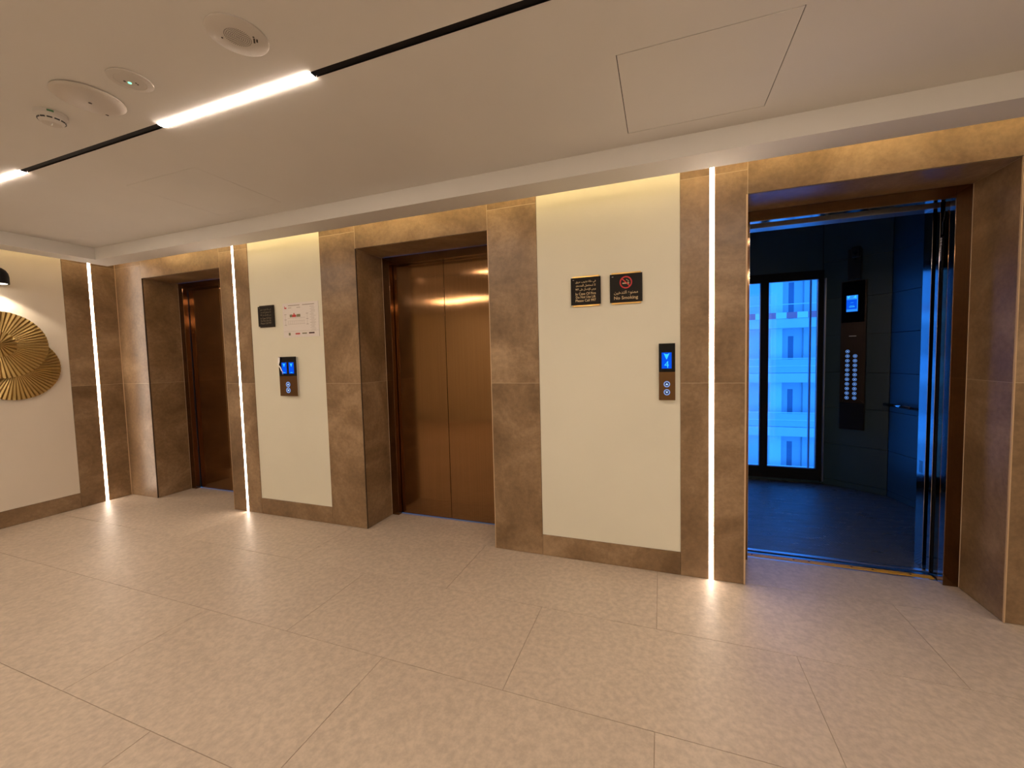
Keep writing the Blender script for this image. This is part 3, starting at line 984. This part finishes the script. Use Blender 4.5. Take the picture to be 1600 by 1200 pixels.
def vee(par, cx, cz, s, m):
    b = bmesh.new()
    pts = [(-s, s * 1.1), (-s * .35, s * .7), (s * .35, s * .7), (s, s * 1.1), (s * .12, -s * 1.1), (-s * .12, -s * 1.1)]
    lo = [b.verts.new((cx + x, -.0275, cz + z)) for x, z in pts]; hi = [b.verts.new((cx + x, -.0282, cz + z)) for x, z in pts]
    b.faces.new(lo); b.faces.new(hi)
    for i in range(len(pts)): b.faces.new((lo[i], lo[(i + 1) % 6], hi[(i + 1) % 6], hi[i]))
    mb = MB(); mb.b.free(); mb.b = b
    return mb.build('display_arrow', m, par)
vee(sc, -.002, .268, .017, E_cyan)
text('display_digit', '4', .05, E_cyan, sc, frame_matrix((1, 0, 0), (0, 0, 1), (-.002, -.0277, .198)), width=.026, height=.040, depth=.0004)
buttons(o, -.001, (.098, .049), .0185)
o, w, h, sc = call_panel(-3.139, -2.945, 1.092, 1.431, .174, 'bronze lift call panel with two blue displays and peeling film, between closed lifts')
for xc in (-.036, .046):
    MB().box(xc - .028, xc + .028, -.0275, -.0268, .194, .290).build('display', E_blue, sc)
    vee(sc, xc, .268, .014, E_cyan)
    MB().box(xc - .012, xc + .012, -.0281, -.0275, .200, .205).build('display_line', E_cyan, sc)
buttons(o, .003, (.100, .050), .0235)
fm = MB()
fp = [(-.095, .335, .024), (-.085, .335, .030), (-.088, .300, .028), (-.096, .272, .022), (-.072, .245, .022), (-.060, .218, .020), (-.050, .212, .018), (-.048, .185, .010)]
for (xa, za, wa), (xb, zb, wb_) in zip(fp, fp[1:]):
    v = [fm.b.verts.new(c) for c in ((xa - wa / 2, -.0285, za), (xa + wa / 2, -.036, za), (xb + wb_ / 2, -.036, zb), (xb - wb_ / 2, -.0285, zb))]
    fm.b.faces.new(v)
fmo = fm.build('peeling_film', M_film, o)
sld = fmo.modifiers.new('s', 'SOLIDIFY'); sld.thickness = .0006

# ------------------------------------------------------------------ things on the ceiling
def ceil_T(): pass
sp = empty('ceiling_speaker', (-1.335, -1.583, ZC))
tag(sp, 'round white ceiling speaker with perforated centre, right of the other discs', 'speaker')
smooth_by_angle(MB().lathe((0, 0, 0), [(0, .0), (0.001, .003), (.088, .003), (.0895, 0), (.0892, -.0045), (.086, -.0062), (.043, -.007), (0, -.007)], 64).build('faceplate', M_white, sp), 30)
gh = MB()
for rr in range(0, 8):
    n = max(1, rr * 6)
    for k in range(n):
        a = 2 * math.pi * k / n
        gh.cyl((rr * .0054 * math.cos(a), rr * .0054 * math.sin(a), -.0069), (0, 0, -1), .0016, .0004, 6)
gho = gh.build('grille_holes', M_hole, sp); gho['kind'] = 'stuff'
for a in (200, 20):
    MB().cyl((.052 * math.cos(R(a)), .052 * math.sin(R(a)), -.0066), (0, 0, -1), .003, .001, 12).build('screw', M_hole, sp)
MB().box(-.002, .020, .044, .049, -.0078, -.0062, T=Matrix.Rotation(R(-40), 4, 'Z')).build('logo_mark', M_hole, sp)
MB().box(.006, .020, .052, .057, -.0078, -.0062, T=Matrix.Rotation(R(-40), 4, 'Z')).build('logo_mark', M_hole, sp)

ap = empty('wireless_access_point', (-2.200, -1.577, ZC))
tag(ap, 'large shallow white dome, access point, beside the smoke detector on the ceiling', 'access point')
prof = [(0, 0), (.100, 0), (.109, -.002), (.110, -.006)] + [(.108 * math.cos(t), -.007 - .015 * math.sin(t)) for t in [R(5 + 8.5 * i) for i in range(10)]] + [(0, -.022)]
smooth_by_angle(MB().lathe((0, 0, 0), prof, 64).build('dome', M_white2, ap), 50)
MB().cyl((.004, .000, -.0215), (0, 0, -1), .006, .001, 14).build('status_light', M_hole, ap)
MB().box(-.052, -.046, .073, .082, -.0168, -.0135).build('logo_mark', M_hole, ap)

em = empty('emergency_light', (-1.920, -1.581, ZC))
tag(em, 'small round white ceiling disc with a glowing green indicator', 'emergency light')
smooth_by_angle(MB().lathe((0, 0, 0), [(0, 0), (.066, 0), (.068, -.002), (.067, -.005), (.048, -.008), (.047, -.0075), (.030, -.009), (0, -.010)], 48).build('disc', M_white, em), 25)
MB().cyl((-.005, .0, -.0085), (0, 0, -1), .0055, .003, 12).build('green_indicator', E_led, em)
MB().cyl((-.012, -.012, -.0085), (0, 0, -1), .004, .002, 10).build('test_button', M_hole, em)
for (x, y) in ((.010, .018), (.014, .010)): MB().cyl((x, y, -.0085), (0, 0, -1), .0028, .002, 8).build('small_hole', M_hole, em)

sd = empty('smoke_detector', (-2.485, -1.575, ZC))
tag(sd, 'small round smoke detector with dark slots, leftmost on the ceiling', 'smoke detector')
smooth_by_angle(MB().lathe((0, 0, 0), [(0, 0), (.050, 0), (.051, -.004), (.050, -.016), (.0455, -.020), (.044, -.022)], 48).build('base_ring', M_white, sd), 40)
smooth_by_angle(MB().lathe((0, 0, 0), [(.0435, -.019), (.043, -.027), (.0385, -.036), (.034, -.039), (.030, -.044), (.012, -.047), (0, -.047)], 48).build('sensor_head', M_white, sd), 35)
for k in range(12):
    T_ = Matrix.Rotation(R(30 * k), 4, 'Z')
    MB().box(.0375, .0425, -.008, .008, -.0335, -.0285, T=T_).build('vent_slot', M_black, sd)
MB().box(.049, .052, -.010, .010, -.012, -.005, T=Matrix.Rotation(R(-25), 4, 'Z')).build('green_label', mat('green_sticker', (.04, .16, .06), .5), sd)
MB().cyl((.012, -.004, -.0465), (.3, -.4, -1), .0022, .010, 8).build('indicator_pin', mat('clear_pin', (.9, .9, .85), .2), sd)

# ------------------------------------------------------------------ gold wall ornament and sconce on the left wall
go = empty('wall_ornament', (XL, -.8, 1.5))
tag(go, 'overlapping pleated gold metal discs hung on the left wall', 'wall art')
def pleat(name, cy, cz, r, x0, n, r0=.0, depth=.010, cone=.02, phase=0.0, thick=.002):
    """radially pleated disc facing +x"""
    b = bmesh.new()
    N = n * 2
    radii = [max(r0, .004)] + [r0 + (r - r0) * t for t in (.25, .5, .75, 1.0)]
    rings = []
    for rr in radii:
        t = rr / r
        ring_ = []
        for i in range(N):
            a = 2 * math.pi * i / N + phase
            x = x0 + cone * (1 - t) * (1 if r0 == 0 else 1) + (depth * t if i % 2 else 0)
            ring_.append(b.verts.new((x - XL, cy + rr * math.cos(a) + .8, cz + rr * math.sin(a) - 1.5)))
        rings.append(ring_)
    for A_, B_ in zip(rings, rings[1:]):
        for i in range(N): b.faces.new((A_[i], A_[(i + 1) % N], B_[(i + 1) % N], B_[i]))
    b.faces.new(rings[0])
    mb = MB(); mb.b.free(); mb.b = b
    o = mb.build(name, M_gold, go)
    s = o.modifiers.new('s', 'SOLIDIFY'); s.thickness = thick
    return o
pleat('lower_disc', -.752, 1.392, .285, XL + .020, 60, cone=.012)
pleat('main_disc', -.838, 1.590, .287, XL + .062, 60, cone=-.035)
pleat('centre_disc', -.866, 1.592, .107, XL + .118, 20, cone=.010, depth=.012, thick=.004)
MB().cyl((.0, .0, .0), (1, 0, 0), .015, .022, 12).build('wall_fixing', M_blackm, go)

scn = empty('wall_sconce', (XL, -.835, 2.2))
tag(scn, 'black dome wall lamp shining down above the gold discs', 'wall lamp')
hd = MB().lathe((.105, 0, -.095), [(.066, 0), (.068, 0), (.068, .060), (.064, .090), (.052, .115), (.034, .132), (.012, .140), (0, .141), ], 40)
ho = smooth_by_angle(hd.build('lamp_shade', M_blackm, scn), 60)
s_ = ho.modifiers.new('s', 'SOLIDIFY'); s_.thickness = .003; s_.offset = -1
MB().box(0, .050, -.012, .012, -.01, .014, .002).build('wall_arm', M_blackm, scn)
MB().cyl((0, 0, 0), (1, 0, 0), .035, .012, 24).build('wall_plate', M_blackm, scn)
MB().cyl((.105, 0, -.090), (0, 0, -1), .055, .004, 32).build('lamp_lens', emis('sconce_lens', (1, .86, .66), 6.0), scn)
sl_ = bpy.data.lights.new('sconce_beam', 'SPOT')
sl_.energy = K_SPOT; sl_.color = (1, .84, .62); sl_.spot_size = R(120); sl_.spot_blend = .35; sl_.shadow_soft_size = .04
so = bpy.data.objects.new('sconce_beam', sl_); COL.objects.link(so)
so.parent = scn; so.location = (.105, 0, -.10)
